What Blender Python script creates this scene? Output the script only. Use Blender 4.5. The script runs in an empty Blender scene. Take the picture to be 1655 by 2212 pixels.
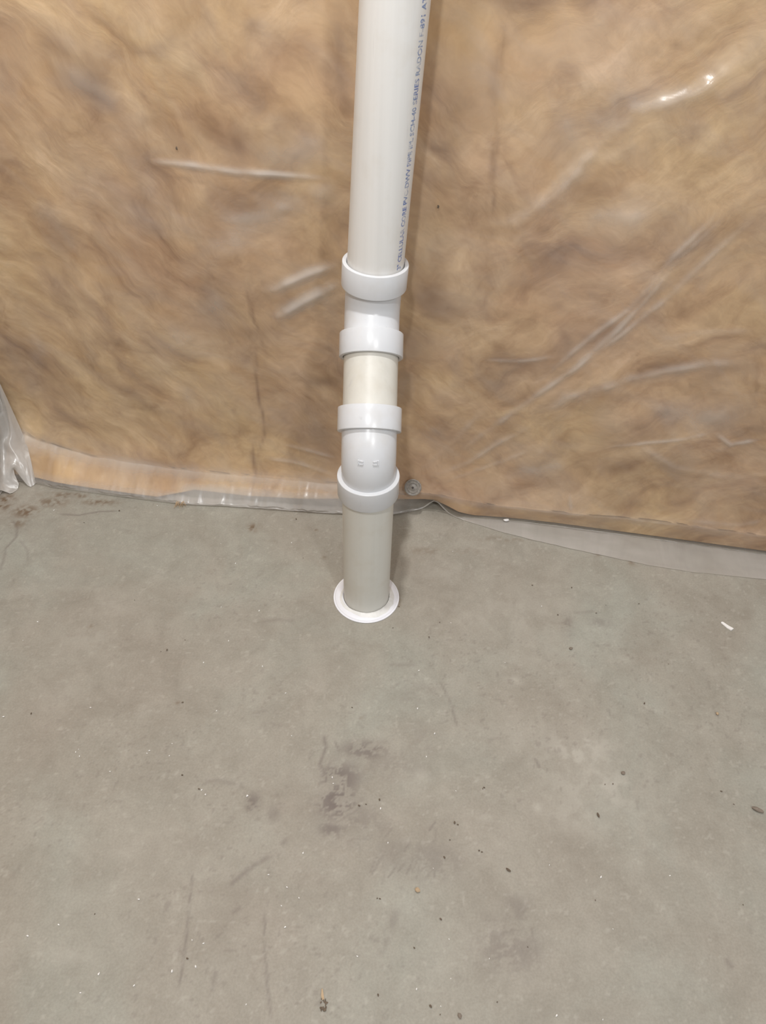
import bpy, bmesh, math, random
import numpy as np
from mathutils import Vector, Matrix
from mathutils.bvhtree import BVHTree

sc = bpy.context.scene
COL = sc.collection

# ------------------------------------------------------------------ camera
F_PX, CX, CY = 1600.0, 827.5, 1106.0
down = np.array([767 - CX, 2740.0 - CY, F_PX]); down /= np.linalg.norm(down)
fw = np.array([0, 0, 1.0]); Yc = fw - down * (fw @ down); Yc /= np.linalg.norm(Yc)
Zc = -down; Xc = np.cross(Yc, Zc)
ROT = np.array([Xc, Yc, Zc])                     # world = ROT @ (right, down, forward)
CAM = np.array([0.03427, -1.17785, 1.472])
cam_d = bpy.data.cameras.new('camera'); cam = bpy.data.objects.new('camera', cam_d); COL.objects.link(cam)
cam_d.sensor_fit = 'VERTICAL'; cam_d.sensor_height = 36.0; cam_d.sensor_width = 27.0
cam_d.lens = F_PX / 2212.0 * 36.0
cam_d.clip_start = 0.02
M = np.eye(4); M[:3, 0] = ROT @ [1, 0, 0]; M[:3, 1] = ROT @ [0, -1, 0]; M[:3, 2] = ROT @ [0, 0, -1]; M[:3, 3] = CAM
cam.matrix_world = Matrix(M.tolist())
sc.camera = cam

# ------------------------------------------------------------------ world, lamps, exposure
w = bpy.data.worlds.new('basement_air'); sc.world = w; w.use_nodes = True
w.node_tree.nodes['Background'].inputs[0].default_value = (0.98, 0.985, 1.0, 1)
w.node_tree.nodes['Background'].inputs[1].default_value = 0.43

def lamp(name, loc, power, radius, col):
    d = bpy.data.lights.new(name, 'POINT'); d.energy = power; d.shadow_soft_size = radius; d.color = col
    o = bpy.data.objects.new(name, d); o.location = loc; COL.objects.link(o)
    return o
lamp('bulb_over_floor', (-0.20, -1.60, 2.85), 92, 0.05, (1.0, 0.998, 0.99))
lamp('bulb_near_wall', (-0.10, -0.15, 2.90), 124, 0.06, (1.0, 0.998, 0.99))
lamp('bulb_by_stairs', (1.10, -2.45, 2.90), 100, 0.09, (1.0, 0.998, 0.99))

sc.view_settings.view_transform = 'Standard'
sc.view_settings.look = 'None'
sc.view_settings.gamma = 1.0
sc.view_settings.use_curve_mapping = False
sc.view_settings.exposure = 0.0

# ------------------------------------------------------------------ helpers
def ray(px, py):
    return ROT @ np.array([px - CX, py - CY, F_PX])
def on_floor(px, py, h=0.0):
    r = ray(px, py); return CAM + r * ((h - CAM[2]) / r[2])
WALL_Y0, WALL_S = 0.372, -0.1425                 # back wall: y = WALL_Y0 + WALL_S * x
wn = np.array([WALL_S, -1, 0]); wn /= np.linalg.norm(wn)          # out of the wall, into the room
wt = np.array([1, WALL_S, 0]); wt /= np.linalg.norm(wt)
WO = np.array([0, WALL_Y0, 0])
def W(u, v, d=0.0):
    return WO + wt * u + wn * d + np.array([0, 0, v])
def on_wall(px, py, d=0.0):
    r = ray(px, py); t = (wn @ (WO + wn * d) - wn @ CAM) / (wn @ r)
    p = CAM + r * t; q = p - WO
    return q @ wt, p[2]

def lin(c):
    return tuple(((x / 255) / 12.92 if x <= 10 else ((x / 255 + 0.055) / 1.055) ** 2.4) for x in c) + (1,)

class Noise:
    def __init__(s, seed):
        s.g = np.random.default_rng(seed).random((128, 128))
    def val(s, x, y):
        xi = np.floor(x).astype(int); yi = np.floor(y).astype(int)
        fx = x - xi; fy = y - yi
        fx = fx * fx * (3 - 2 * fx); fy = fy * fy * (3 - 2 * fy)
        g = s.g; a = g[xi % 128, yi % 128]; b = g[(xi + 1) % 128, yi % 128]
        c = g[xi % 128, (yi + 1) % 128]; d = g[(xi + 1) % 128, (yi + 1) % 128]
        return (a * (1 - fx) + b * fx) * (1 - fy) + (c * (1 - fx) + d * fx) * fy
    def fbm(s, x, y, octs=4, rough=0.5):
        t = 0; a = 1; n = 0
        for k in range(octs):
            t = t + a * s.val(x * 2 ** k + 17.3 * k, y * 2 ** k + 5.1 * k); n += a; a *= rough
        return t / n

def seg_dist(x, y, pts):
    """distance to a polyline and the position along it (0..1)"""
    best = np.full(x.shape, 1e9); par = np.zeros(x.shape)
    n = len(pts) - 1
    for i in range(n):
        ax, ay = pts[i]; bx, by = pts[i + 1]
        L2 = (bx - ax) ** 2 + (by - ay) ** 2 + 1e-12
        t = np.clip(((x - ax) * (bx - ax) + (y - ay) * (by - ay)) / L2, 0, 1)
        d = np.hypot(x - ax - t * (bx - ax), y - ay - t * (by - ay))
        m = d < best; best = np.where(m, d, best); par = np.where(m, (i + t) / n, par)
    return best, par

def sstep(a, b, x):
    t = np.clip((x - a) / (b - a), 0, 1); return t * t * (3 - 2 * t)

def grid_mesh(name, P, mat, attrs=None, parent=None):
    """P: (rows, cols, 3)"""
    nr, nc = P.shape[:2]
    me = bpy.data.meshes.new(name)
    idx = np.arange(nr * nc).reshape(nr, nc)
    q = np.stack([idx[:-1, :-1], idx[1:, :-1], idx[1:, 1:], idx[:-1, 1:]], -1).reshape(-1, 4)
    me.vertices.add(nr * nc); me.vertices.foreach_set('co', P.reshape(-1).astype(np.float32))
    me.loops.add(q.size); me.loops.foreach_set('vertex_index', q.reshape(-1).astype(np.int32))
    me.polygons.add(len(q)); me.polygons.foreach_set('loop_start', (np.arange(len(q)) * 4).astype(np.int32))
    me.update(calc_edges=True); me.validate()
    me.polygons.foreach_set('use_smooth', np.ones(len(me.polygons), bool))
    for k, a in (attrs or {}).items():
        if a.ndim == 2:
            at = me.attributes.new(k, 'FLOAT', 'POINT'); at.data.foreach_set('value', a.reshape(-1).astype(np.float32))
        else:
            at = me.attributes.new(k, 'FLOAT_VECTOR', 'POINT'); at.data.foreach_set('vector', a.reshape(-1).astype(np.float32))
    me.materials.append(mat)
    o = bpy.data.objects.new(name, me); COL.objects.link(o)
    if parent: o.parent = parent
    return o

def sharp_border(o, nr, nc):
    """keep the arrises of a closed batt crisp so its face shades flat to the edge"""
    me = o.data; ev = np.zeros(len(me.edges) * 2, np.int32); me.edges.foreach_get('vertices', ev); ev = ev.reshape(-1, 2)
    r = ev // nc; c = ev % nc
    sh = ((c[:, 0] == c[:, 1]) & ((c[:, 0] == 1) | (c[:, 0] == nc - 2))) | ((r[:, 0] == r[:, 1]) & ((r[:, 0] == 1) | (r[:, 0] == nr - 3)))
    a = me.attributes.get('sharp_edge') or me.attributes.new('sharp_edge', 'BOOLEAN', 'EDGE')
    a.data.foreach_set('value', sh)

def bm_obj(name, bm, mat, parent=None, smooth=True, autosmooth=None):
    me = bpy.data.meshes.new(name); bmesh.ops.recalc_face_normals(bm, faces=bm.faces)
    for e in bm.edges:
        if len(e.link_faces) == 2 and e.calc_face_angle(0.0) > 0.6: e.smooth = False
    bm.to_mesh(me); bm.free()
    for p in me.polygons: p.use_smooth = smooth
    me.materials.append(mat)
    o = bpy.data.objects.new(name, me); COL.objects.link(o)
    if parent: o.parent = parent
    return o

def tag(o, label=None, cat=None, group=None, kind=None):
    if label: o['label'] = label
    if cat: o['category'] = cat
    if group: o['group'] = group
    if kind: o['kind'] = kind
    return o

def empty(name, loc=(0, 0, 0)):
    o = bpy.data.objects.new(name, None); o.location = loc; o.empty_display_size = 0.05; COL.objects.link(o); return o

def frame(zdir):
    z = np.array(zdir, float); z /= np.linalg.norm(z)
    x = np.cross([0, 1, 0], z)
    if np.linalg.norm(x) < 1e-6: x = np.array([1, 0, 0])
    x = x / np.linalg.norm(x); y = np.cross(z, x)
    return x, y, z

def lathe(profile, origin, zdir, n=128, closed=True, wob=None):
    """profile: [(r, h)]; revolved about zdir"""
    x, y, z = frame(zdir); bm = bmesh.new(); rings = []
    for r, h in profile:
        ring = []
        for k in range(n):
            a = 2 * math.pi * k / n
            rr, hh = (r, h) if wob is None else wob(r, h, a)
            p = np.array(origin) + x * (rr * math.cos(a)) + y * (rr * math.sin(a)) + z * hh
            ring.append(bm.verts.new(p))
        rings.append(ring)
    m = len(rings)
    for i in range(m if closed else m - 1):
        A = rings[i]; B = rings[(i + 1) % m]
        for k in range(n):
            bm.faces.new((A[k], A[(k + 1) % n], B[(k + 1) % n], B[k]))
    return bm

def sweep(path, radius, n=96, inner=None):
    """tube along path (list of 3D points), open wall with thickness when inner is given"""
    pts = [np.array(p, float) for p in path]; bm = bmesh.new()
    def shell(rad):
        rings = []
        for i, p in enumerate(pts):
            t = pts[min(i + 1, len(pts) - 1)] - pts[max(i - 1, 0)]
            x, y, z = frame(t)
            rings.append([bm.verts.new(p + x * (rad * math.cos(2 * math.pi * k / n)) + y * (rad * math.sin(2 * math.pi * k / n))) for k in range(n)])
        for A, B in zip(rings[:-1], rings[1:]):
            for k in range(n): bm.faces.new((A[k], A[(k + 1) % n], B[(k + 1) % n], B[k]))
        return rings
    o = shell(radius)
    if inner:
        q = shell(inner)
        for e in (0, -1):
            for k in range(n): bm.faces.new((o[e][k], o[e][(k + 1) % n], q[e][(k + 1) % n], q[e][k]))
    return bm

# ------------------------------------------------------------------ materials
def new_mat(name):
    m = bpy.data.materials.new(name); m.use_nodes = True
    nt = m.node_tree; nt.nodes.clear()
    out = nt.nodes.new('ShaderNodeOutputMaterial')
    return m, nt, out
def nd(nt, typ, **kw):
    n = nt.nodes.new(typ)
    for k, v in kw.items():
        if k in n.inputs: n.inputs[k].default_value = v
        else: setattr(n, k, v)
    return n
def lk(nt, a, b): nt.links.new(a, b)
def ramp(nt, fac, stops, interp='LINEAR'):
    r = nt.nodes.new('ShaderNodeValToRGB'); r.color_ramp.interpolation = interp
    el = r.color_ramp.elements
    while len(el) < len(stops): el.new(0.5)
    for e, (p, c) in zip(el, stops): e.position = p; e.color = c
    lk(nt, fac, r.inputs[0]); return r.outputs[0]
def mix(nt, fac, a, b, mode='MIX'):
    m = nt.nodes.new('ShaderNodeMix'); m.data_type = 'RGBA'; m.blend_type = mode
    for s, v in ((m.inputs[0], fac), (m.inputs[6], a), (m.inputs[7], b)):
        if hasattr(v, 'is_linked') or hasattr(v, 'links'): lk(nt, v, s)
        else: s.default_value = v
    return m.outputs[2]
def math_n(nt, op, a, b=None, clamp=False):
    m = nt.nodes.new('ShaderNodeMath'); m.operation = op; m.use_clamp = clamp
    for s, v in ((m.inputs[0], a), (m.inputs[1], b)):
        if v is None: continue
        if hasattr(v, 'links'): lk(nt, v, s)
        else: s.default_value = v
    return m.outputs[0]
def attr(nt, name, out='Fac'):
    a = nt.nodes.new('ShaderNodeAttribute'); a.attribute_name = name; return a.outputs[out]
def noise(nt, vec, scale, detail=4, rough=0.5, dist=0.0):
    n = nt.nodes.new('ShaderNodeTexNoise')
    n.inputs['Scale'].default_value = scale; n.inputs['Detail'].default_value = detail
    n.inputs['Roughness'].default_value = rough; n.inputs['Distortion'].default_value = dist
    lk(nt, vec, n.inputs['Vector']); return n
def mapping(nt, vec, scale=(1, 1, 1), rot=(0, 0, 0), loc=(0, 0, 0)):
    if any(rot):                      # turn first, then stretch
        r = nt.nodes.new('ShaderNodeMapping'); r.inputs['Rotation'].default_value = rot; lk(nt, vec, r.inputs['Vector']); vec = r.outputs[0]; rot = (0, 0, 0)
    m = nt.nodes.new('ShaderNodeMapping'); m.inputs['Scale'].default_value = scale
    m.inputs['Rotation'].default_value = rot; m.inputs['Location'].default_value = loc
    lk(nt, vec, m.inputs['Vector']); return m.outputs[0]

# concrete slab
def make_concrete():
    m, nt, out = new_mat('broom_worn_concrete')
    tc = nt.nodes.new('ShaderNodeTexCoord').outputs['Object']
    n1 = noise(nt, tc, 2.6, 5, 0.55, 0.6).outputs[0]
    n2 = noise(nt, tc, 11, 6, 0.6, 0.5).outputs[0]
    n3 = noise(nt, tc, 230, 3, 0.6).outputs[0]
    n4 = noise(nt, tc, 48, 4, 0.65, 0.4).outputs[0]
    c = ramp(nt, n1, [(0.30, (0.312, 0.281, 0.236, 1)), (0.5, (0.324, 0.302, 0.256, 1)), (0.68, (0.330, 0.325, 0.280, 1))])
    c2 = ramp(nt, n2, [(0.3, (0.88, 0.87, 0.86, 1)), (0.55, (1, 1, 1, 1)), (0.75, (1.10, 1.10, 1.11, 1))])
    c = mix(nt, 1.0, c, c2, 'MULTIPLY')
    c4 = ramp(nt, n4, [(0.3, (0.94, 0.935, 0.93, 1)), (0.7, (1.06, 1.06, 1.06, 1))])
    c = mix(nt, 0.8, c, c4, 'MULTIPLY')
    c3 = ramp(nt, n3, [(0.25, (0.86, 0.85, 0.84, 1)), (0.75, (1.12, 1.12, 1.12, 1))])
    c = mix(nt, 0.7, c, c3, 'MULTIPLY')
    c = mix(nt, attr(nt, 'pale'), c, (0.47, 0.44, 0.385, 1))
    c = mix(nt, attr(nt, 'stain'), c, (0.150, 0.122, 0.110, 1))
    c = mix(nt, attr(nt, 'dirt'), c, (0.150, 0.095, 0.055, 1))
    b = nd(nt, 'ShaderNodeBsdfPrincipled'); lk(nt, c, b.inputs['Base Color'])
    b.inputs['Roughness'].default_value = 0.62; b.inputs['Specular IOR Level'].default_value = 0.35
    bp = nd(nt, 'ShaderNodeBump', Strength=0.25, Distance=0.0012)
    h = math_n(nt, 'ADD', math_n(nt, 'MULTIPLY', n3, 0.35), math_n(nt, 'SUBTRACT', n4, math_n(nt, 'MULTIPLY', attr(nt, 'stain'), 0.8)))
    lk(nt, h, bp.inputs['Height']); lk(nt, bp.outputs[0], b.inputs['Normal'])
    lk(nt, b.outputs[0], out.inputs[0]); return m

def make_plain(name, col, rough=0.5, spec=0.5, var=0.06, scale=30, bump=0.0, sss=0.0):
    m, nt, out = new_mat(name)
    tc = nt.nodes.new('ShaderNodeTexCoord').outputs['Object']
    n = noise(nt, tc, scale, 4, 0.6).outputs[0]
    lo = tuple(x * (1 - var) for x in col[:3]) + (1,); hi = tuple(min(1, x * (1 + var)) for x in col[:3]) + (1,)
    c = ramp(nt, n, [(0.3, lo), (0.7, hi)])
    b = nd(nt, 'ShaderNodeBsdfPrincipled'); lk(nt, c, b.inputs['Base Color'])
    b.inputs['Roughness'].default_value = rough; b.inputs['Specular IOR Level'].default_value = spec
    if bump:
        bp = nd(nt, 'ShaderNodeBump', Strength=0.5, Distance=bump); lk(nt, n, bp.inputs['Height']); lk(nt, bp.outputs[0], b.inputs['Normal'])
    lk(nt, b.outputs[0], out.inputs[0]); return m

def make_pvc(name, col, rough, streak=0.05):
    m, nt, out = new_mat(name)
    tc = nt.nodes.new('ShaderNodeTexCoord').outputs['Object']
    s = noise(nt, mapping(nt, tc, (60, 60, 1.2)), 1.0, 4, 0.6).outputs[0]
    n = noise(nt, tc, 14, 4, 0.6).outputs[0]
    c = ramp(nt, s, [(0.3, tuple(x * (1 - streak) for x in col) + (1,)), (0.6, tuple(col) + (1,))])
    c = mix(nt, 0.7, c, ramp(nt, n, [(0.28, (0.93, 0.90, 0.86, 1)), (0.5, (1, 1, 1, 1))]), 'MULTIPLY')
    scf = noise(nt, mapping(nt, tc, (90, 90, 9), loc=(3, 1, 2)), 1.0, 2, 0.5).outputs[0]
    c = mix(nt, ramp(nt, scf, [(0.70, (0, 0, 0, 1)), (0.78, (0.22, 0.22, 0.22, 1))]), c, (0.42, 0.41, 0.42, 1))
    b = nd(nt, 'ShaderNodeBsdfPrincipled'); lk(nt, c, b.inputs['Base Color'])
    b.inputs['Roughness'].default_value = rough; b.inputs['Specular IOR Level'].default_value = 0.5
    lk(nt, b.outputs[0], out.inputs[0]); return m

def make_insulation():
    m, nt, out = new_mat('tan_fibreglass')
    uv = attr(nt, 'wall_uv', 'Vector')
    wv = noise(nt, uv, 4.5, 3, 0.5)
    va = nt.nodes.new('ShaderNodeVectorMath'); va.operation = 'SCALE'; va.inputs['Scale'].default_value = 0.16
    lk(nt, wv.outputs['Color'], va.inputs[0])
    ad = nt.nodes.new('ShaderNodeVectorMath'); ad.operation = 'ADD'; lk(nt, uv, ad.inputs[0]); lk(nt, va.outputs[0], ad.inputs[1])
    vec = ad.outputs[0]
    a1 = noise(nt, mapping(nt, vec, (4.0, 13, 1), (0, 0, 0.75)), 1.0, 7, 0.58, 0.35).outputs[0]
    a2 = noise(nt, mapping(nt, vec, (4.0, 12, 1), (0, 0, -0.62), (3, 1, 0)), 1.0, 7, 0.58, 0.35).outputs[0]
    msk = noise(nt, mapping(nt, uv, (1.6, 1.6, 1), loc=(4, 2, 0)), 1.0, 2, 0.5, 0.3).outputs[0]
    sx = nt.nodes.new('ShaderNodeSeparateXYZ'); lk(nt, uv, sx.inputs[0])
    side = math_n(nt, 'ADD', msk, math_n(nt, 'MULTIPLY', sx.outputs[0], 0.22))
    a = mix(nt, ramp(nt, side, [(0.42, (0, 0, 0, 1)), (0.60, (1, 1, 1, 1))]), a1, a2)
    e = noise(nt, vec, 11.0, 5, 0.60, 0.5).outputs[0]
    f = noise(nt, mapping(nt, vec, (34, 70, 1), (0, 0, 0.4)), 1.0, 4, 0.6, 0.5).outputs[0]
    d = noise(nt, uv, 2.2, 3, 0.5, 0.4).outputs[0]
    c = ramp(nt, a, [(0.28, (0.33, 0.20, 0.108, 1)), (0.42, (0.505, 0.338, 0.196, 1)), (0.56, (0.61, 0.437, 0.268, 1)), (0.74, (0.76, 0.58, 0.395, 1))])
    c = mix(nt, 0.85, c, ramp(nt, e, [(0.30, (0.74, 0.67, 0.61, 1)), (0.46, (0.97, 0.96, 0.95, 1)), (0.56, (1.03, 1.03, 1.03, 1)), (0.72, (1.15, 1.16, 1.18, 1))]), 'MULTIPLY')
    c = mix(nt, 0.8, c, ramp(nt, d, [(0.36, (0.93, 0.86, 0.86, 1)), (0.64, (1.06, 1.07, 0.97, 1))]), 'MULTIPLY')
    c = mix(nt, 0.6, c, ramp(nt, f, [(0.32, (0.88, 0.86, 0.84, 1)), (0.66, (1.08, 1.08, 1.08, 1))]), 'MULTIPLY')
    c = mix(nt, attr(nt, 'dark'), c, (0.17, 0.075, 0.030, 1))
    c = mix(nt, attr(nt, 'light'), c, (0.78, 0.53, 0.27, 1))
    b = nd(nt, 'ShaderNodeBsdfPrincipled'); lk(nt, c, b.inputs['Base Color'])
    b.inputs['Roughness'].default_value = 0.95; b.inputs['Specular IOR Level'].default_value = 0.1
    bp = nd(nt, 'ShaderNodeBump', Strength=0.6, Distance=0.006); lk(nt, a, bp.inputs['Height']); lk(nt, bp.outputs[0], b.inputs['Normal'])
    lk(nt, b.outputs[0], out.inputs[0]); return m

def make_poly():
    """clear polyethylene sheet: mostly see-through, milky where creased or dusty, glossy"""
    m, nt, out = new_mat('clear_polyethylene')
    uv = attr(nt, 'wall_uv', 'Vector')
    n = noise(nt, mapping(nt, uv, (5, 8, 1), (0, 0, 0.5)), 1.0, 5, 0.6, 1.2).outputs[0]
    n2 = noise(nt, mapping(nt, uv, (60, 60, 1)), 1.0, 3, 0.6, 0.4).outputs[0]
    hz = math_n(nt, 'ADD', attr(nt, 'haze'), math_n(nt, 'MULTIPLY', math_n(nt, 'SUBTRACT', n, 0.42, ), 0.55), True)
    hz = math_n(nt, 'ADD', hz, 0.11, True)
    tr = nd(nt, 'ShaderNodeBsdfTransparent'); tr.inputs[0].default_value = (0.965, 0.955, 0.94, 1)
    df = nd(nt, 'ShaderNodeBsdfDiffuse'); df.inputs[0].default_value = (0.68, 0.645, 0.605, 1)
    tl = nd(nt, 'ShaderNodeBsdfTranslucent'); tl.inputs[0].default_value = (0.68, 0.645, 0.605, 1)
    ms = nd(nt, 'ShaderNodeMixShader'); ms.inputs[0].default_value = 0.35
    lk(nt, df.outputs[0], ms.inputs[1]); lk(nt, tl.outputs[0], ms.inputs[2])
    m1 = nd(nt, 'ShaderNodeMixShader'); lk(nt, hz, m1.inputs[0]); lk(nt, tr.outputs[0], m1.inputs[1]); lk(nt, ms.outputs[0], m1.inputs[2])
    gl = nd(nt, 'ShaderNodeBsdfGlossy'); gl.inputs['Roughness'].default_value = 0.26; gl.inputs[0].default_value = (1, 1, 1, 1)
    lw = nd(nt, 'ShaderNodeLayerWeight'); lw.inputs['Blend'].default_value = 0.5
    fr = math_n(nt, 'ADD', 0.05, math_n(nt, 'MULTIPLY', math_n(nt, 'POWER', lw.outputs['Facing'], 5.0), 0.8))
    bp = nd(nt, 'ShaderNodeBump', Strength=0.5, Distance=0.0015); lk(nt, math_n(nt, 'ADD', n, math_n(nt, 'MULTIPLY', n2, 0.25)), bp.inputs['Height'])
    lk(nt, bp.outputs[0], gl.inputs['Normal']); lk(nt, bp.outputs[0], lw.inputs['Normal'])
    m2 = nd(nt, 'ShaderNodeMixShader'); lk(nt, fr, m2.inputs[0]); lk(nt, m1.outputs[0], m2.inputs[1]); lk(nt, gl.outputs[0], m2.inputs[2])
    lk(nt, m2.outputs[0], out.inputs[0]); return m

MAT_FLOOR = make_concrete()
MAT_FOUND = make_plain('foundation_wall', (0.30, 0.27, 0.23), 0.9, 0.2, 0.1, 8)
MAT_INS = make_insulation()
MAT_POLY = make_poly()
MAT_PIPE = make_pvc('ivory_pvc_pipe', (0.74, 0.73, 0.71), 0.42, 0.05)
MAT_STUB = make_pvc('cream_pvc_pipe', (0.63, 0.61, 0.555), 0.40, 0.05)
MAT_LOW = make_pvc('dull_pvc_pipe', (0.66, 0.65, 0.60), 0.42, 0.04)
MAT_FIT = make_pvc('white_pvc_fitting', (0.625, 0.635, 0.655), 0.28, 0.015)
MAT_RING = make_plain('white_flange_plastic', (0.82, 0.82, 0.86), 0.4, 0.5, 0.03, 20)
MAT_CAULK = make_plain('white_sealant', (0.74, 0.73, 0.705), 0.45, 0.5, 0.05, 60, 0.001)
MAT_WHITE = make_plain('white_plastic_bit', (0.84, 0.82, 0.80), 0.5, 0.4, 0.05, 40)
MAT_DARK = make_plain('dark_grit', (0.15, 0.115, 0.085), 0.9, 0.2, 0.3, 90)
MAT_TAN = make_plain('pale_wood', (0.46, 0.34, 0.22), 0.8, 0.2, 0.2, 90)
MAT_STONE = make_plain('grey_stone', (0.22, 0.18, 0.145), 0.85, 0.3, 0.2, 120, 0.0008)
MAT_METAL = make_plain('dull_galvanised_metal', (0.235, 0.215, 0.19), 0.5, 0.5, 0.3, 150, 0.0006)
MAT_HOLE = make_plain('dark_nail_head', (0.06, 0.05, 0.045), 0.6, 0.4, 0.2, 80)
def make_ink():
    m, nt, out = new_mat('worn_blue_ink')
    tc = nt.nodes.new('ShaderNodeTexCoord').outputs['Object']
    n = noise(nt, tc, 95, 4, 0.65).outputs[0]; n2 = noise(nt, tc, 16, 2, 0.5).outputs[0]
    a = math_n(nt, 'ADD', math_n(nt, 'MULTIPLY', n, 1.0), math_n(nt, 'MULTIPLY', n2, 0.5))
    f = ramp(nt, a, [(0.62, (0.12, 0.12, 0.12, 1)), (0.90, (0.80, 0.80, 0.80, 1))])
    b = nd(nt, 'ShaderNodeBsdfPrincipled'); b.inputs['Roughness'].default_value = 0.5
    c = ramp(nt, n2, [(0.35, (0.20, 0.33, 0.50, 1)), (0.6, (0.13, 0.20, 0.50, 1))]); lk(nt, c, b.inputs['Base Color'])
    tr = nd(nt, 'ShaderNodeBsdfTransparent'); mx = nd(nt, 'ShaderNodeMixShader')
    lk(nt, f, mx.inputs[0]); lk(nt, tr.outputs[0], mx.inputs[1]); lk(nt, b.outputs[0], mx.inputs[2]); lk(nt, mx.outputs[0], out.inputs[0]); return m
MAT_INK = make_ink()

# ------------------------------------------------------------------ floor
def axis(fine_lo, fine_hi, step, lo, hi, coarse=0.12):
    return np.concatenate([np.arange(lo, fine_lo, coarse), np.arange(fine_lo, fine_hi, step), np.arange(fine_hi, hi + coarse, coarse)])
gx = axis(-1.15, 1.25, 0.0038, -1.6, 3.2); gy = axis(-1.02, 0.45, 0.0038, -3.4, 0.9)
X, Y = np.meshgrid(gx, gy)
nz = Noise(3); nz2 = Noise(8); nz3 = Noise(21)
# pixel position of each floor point, so that marks can be listed where the photo shows them
rel = np.stack([X - CAM[0], Y - CAM[1], np.full_like(X, -CAM[2])], -1) @ ROT
PXX = CX + F_PX * rel[..., 0] / np.maximum(rel[..., 2], 0.05); PYY = CY + F_PX * rel[..., 1] / np.maximum(rel[..., 2], 0.05)
del rel
def F2(p): q = on_floor(*p); return (q[0], q[1])
def fl_blob(px, py, rx, ry, ang=0.0, soft=1.0):
    """soft-edged blob on the floor; centre and radii read off the photo, laid out on the slab"""
    c = on_floor(px, py); sx = abs(on_floor(px + rx, py)[0] - c[0]); sy = abs(on_floor(px, py + ry)[1] - c[1])
    ca, sa = math.cos(ang), math.sin(ang); dx = X - c[0]; dy = Y - c[1]
    a = (dx * ca + dy * sa) / sx; b = (-dx * sa + dy * ca) / sy
    return np.exp(-(a * a + b * b) ** soft)
stain = np.zeros_like(X); pale = np.zeros_like(X); dirt = np.zeros_like(X)
rough_n = nz.fbm(X * 38, Y * 38, 5, 0.62)
fine_n = nz2.fbm(X * 95, Y * 95, 3, 0.6)
wisp = 1 - np.abs(2 * nz3.fbm(X * 30 + 3 * rough_n, Y * 30, 4, 0.55) - 1)
wisp = sstep(0.86, 0.99, wisp)
for px, py, rx, ry, s in [(735, 1680, 50, 38, .85), (728, 1730, 48, 45, .95), (715, 1790, 28, 20, .7), (790, 1620, 55, 22, .75), (850, 1655, 70, 35, .30),
                          (760, 1780, 80, 50, .40), (930, 1860, 70, 45, .38), (860, 1850, 60, 45, .25),
                          (1100, 2050, 75, 60, .45), (1120, 1965, 35, 35, .35), (1075, 2010, 55, 40, .30),
                          (545, 1735, 16, 22, .75), (590, 1758, 16, 20, .35), (575, 1540, 28, 12, .3), (590, 1568, 24, 8, .3),
                          (1225, 1350, 14, 26, .45), (1297, 1345, 26, 10, .35), (905, 1500, 60, 35, .18), (905, 1600, 45, 40, .2)]:
    m = fl_blob(px, py, rx, ry, 0, 1.4)
    stain = np.maximum(stain, s * m * np.clip(0.30 + 0.95 * wisp + 1.6 * sstep(0.50, 0.62, rough_n), 0, 1) * 0.95)
def stroke(pts, wpx, s, arr, brk=0.0, fade=True):
    q = [F2(p) for p in pts]; mid = on_floor(*pts[len(pts) // 2]); wid = abs(on_floor(pts[len(pts) // 2][0] + wpx, pts[len(pts) // 2][1])[0] - mid[0])
    d, t = seg_dist(X + 0.006 * (rough_n - .5), Y, q)
    k = np.exp(-(d / wid) ** 2)
    if fade: k = k * sstep(0, 0.12, t) * sstep(0, 0.12, 1 - t) ** 1
    if brk: k = k * sstep(brk - .08, brk + .08, nz2.fbm(X * 26, Y * 26, 3, .6))
    np.maximum(arr, s * k, out=arr)
for pts, wp, s, brk in [([(428, 1790), (418, 1870), (408, 1960), (398, 2060), (382, 2150)], 3.2, .5, .42), ([(572, 1960), (570, 2050), (578, 2130), (587, 2212)], 3.0, .5, .36),
                        ([(490, 1918), (545, 1872), (600, 1838)], 6, .45, .45), ([(608, 1828), (618, 1810)], 5, .4, 0), ([(500, 1975), (522, 1958)], 5, .35, 0),
                        ([(468, 2095), (459, 2145)], 4, .4, .4), ([(950, 1470), (972, 1515), (990, 1575)], 2.6, .45, .35), ([(782, 1437), (910, 1436)], 5, .28, .42),
                        ([(560, 1345), (600, 1338), (640, 1342)], 5, .25, .45), ([(1155, 1635), (1166, 1660)], 3, .5, 0), ([(430, 1690), (470, 1686), (530, 1700)], 5, .3, .45),
                        ([(700, 1585), (705, 1615), (690, 1650), (712, 1680)], 4, .55, 0.3), ([(722, 1600), (735, 1625)], 3.5, .5, 0), ([(875, 1905), (850, 1990), (815, 2075)], 9, .30, .45),
                        ([(1050, 1600), (1100, 1590)], 4, .2, .4), ([(1145, 1995), (1160, 2050), (1165, 2085)], 4, .4, .35), ([(700, 1790), (790, 1740)], 5, .4, .4),
                        ([(1566, 2070), (1585, 2092)], 6, .45, 0), ([(120, 1110), (170, 1113), (215, 1105), (258, 1104)], 2.2, .6, 0), ([(0, 1200), (35, 1160), (38, 1140), (26, 1122)], 2.6, .5, 0),
                        ([(40, 1165), (60, 1190), (60, 1215)], 2.0, .35, 0), ([(1240, 1325), (1285, 1320)], 4, .25, .4), ([(0, 1235), (14, 1185)], 3, .4, 0)]:
    stroke(pts, wp, s, stain, brk)
for k in range(26):   # scrape marks in the rough patch
    r = random.Random(k); px = 800 + r.random() * 150; py = 1770 + r.random() * 110
    stroke([(px, py), (px - 8 - 14 * r.random(), py + 22 + 20 * r.random())], 2.4, .25 + .25 * r.random(), stain)
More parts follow.
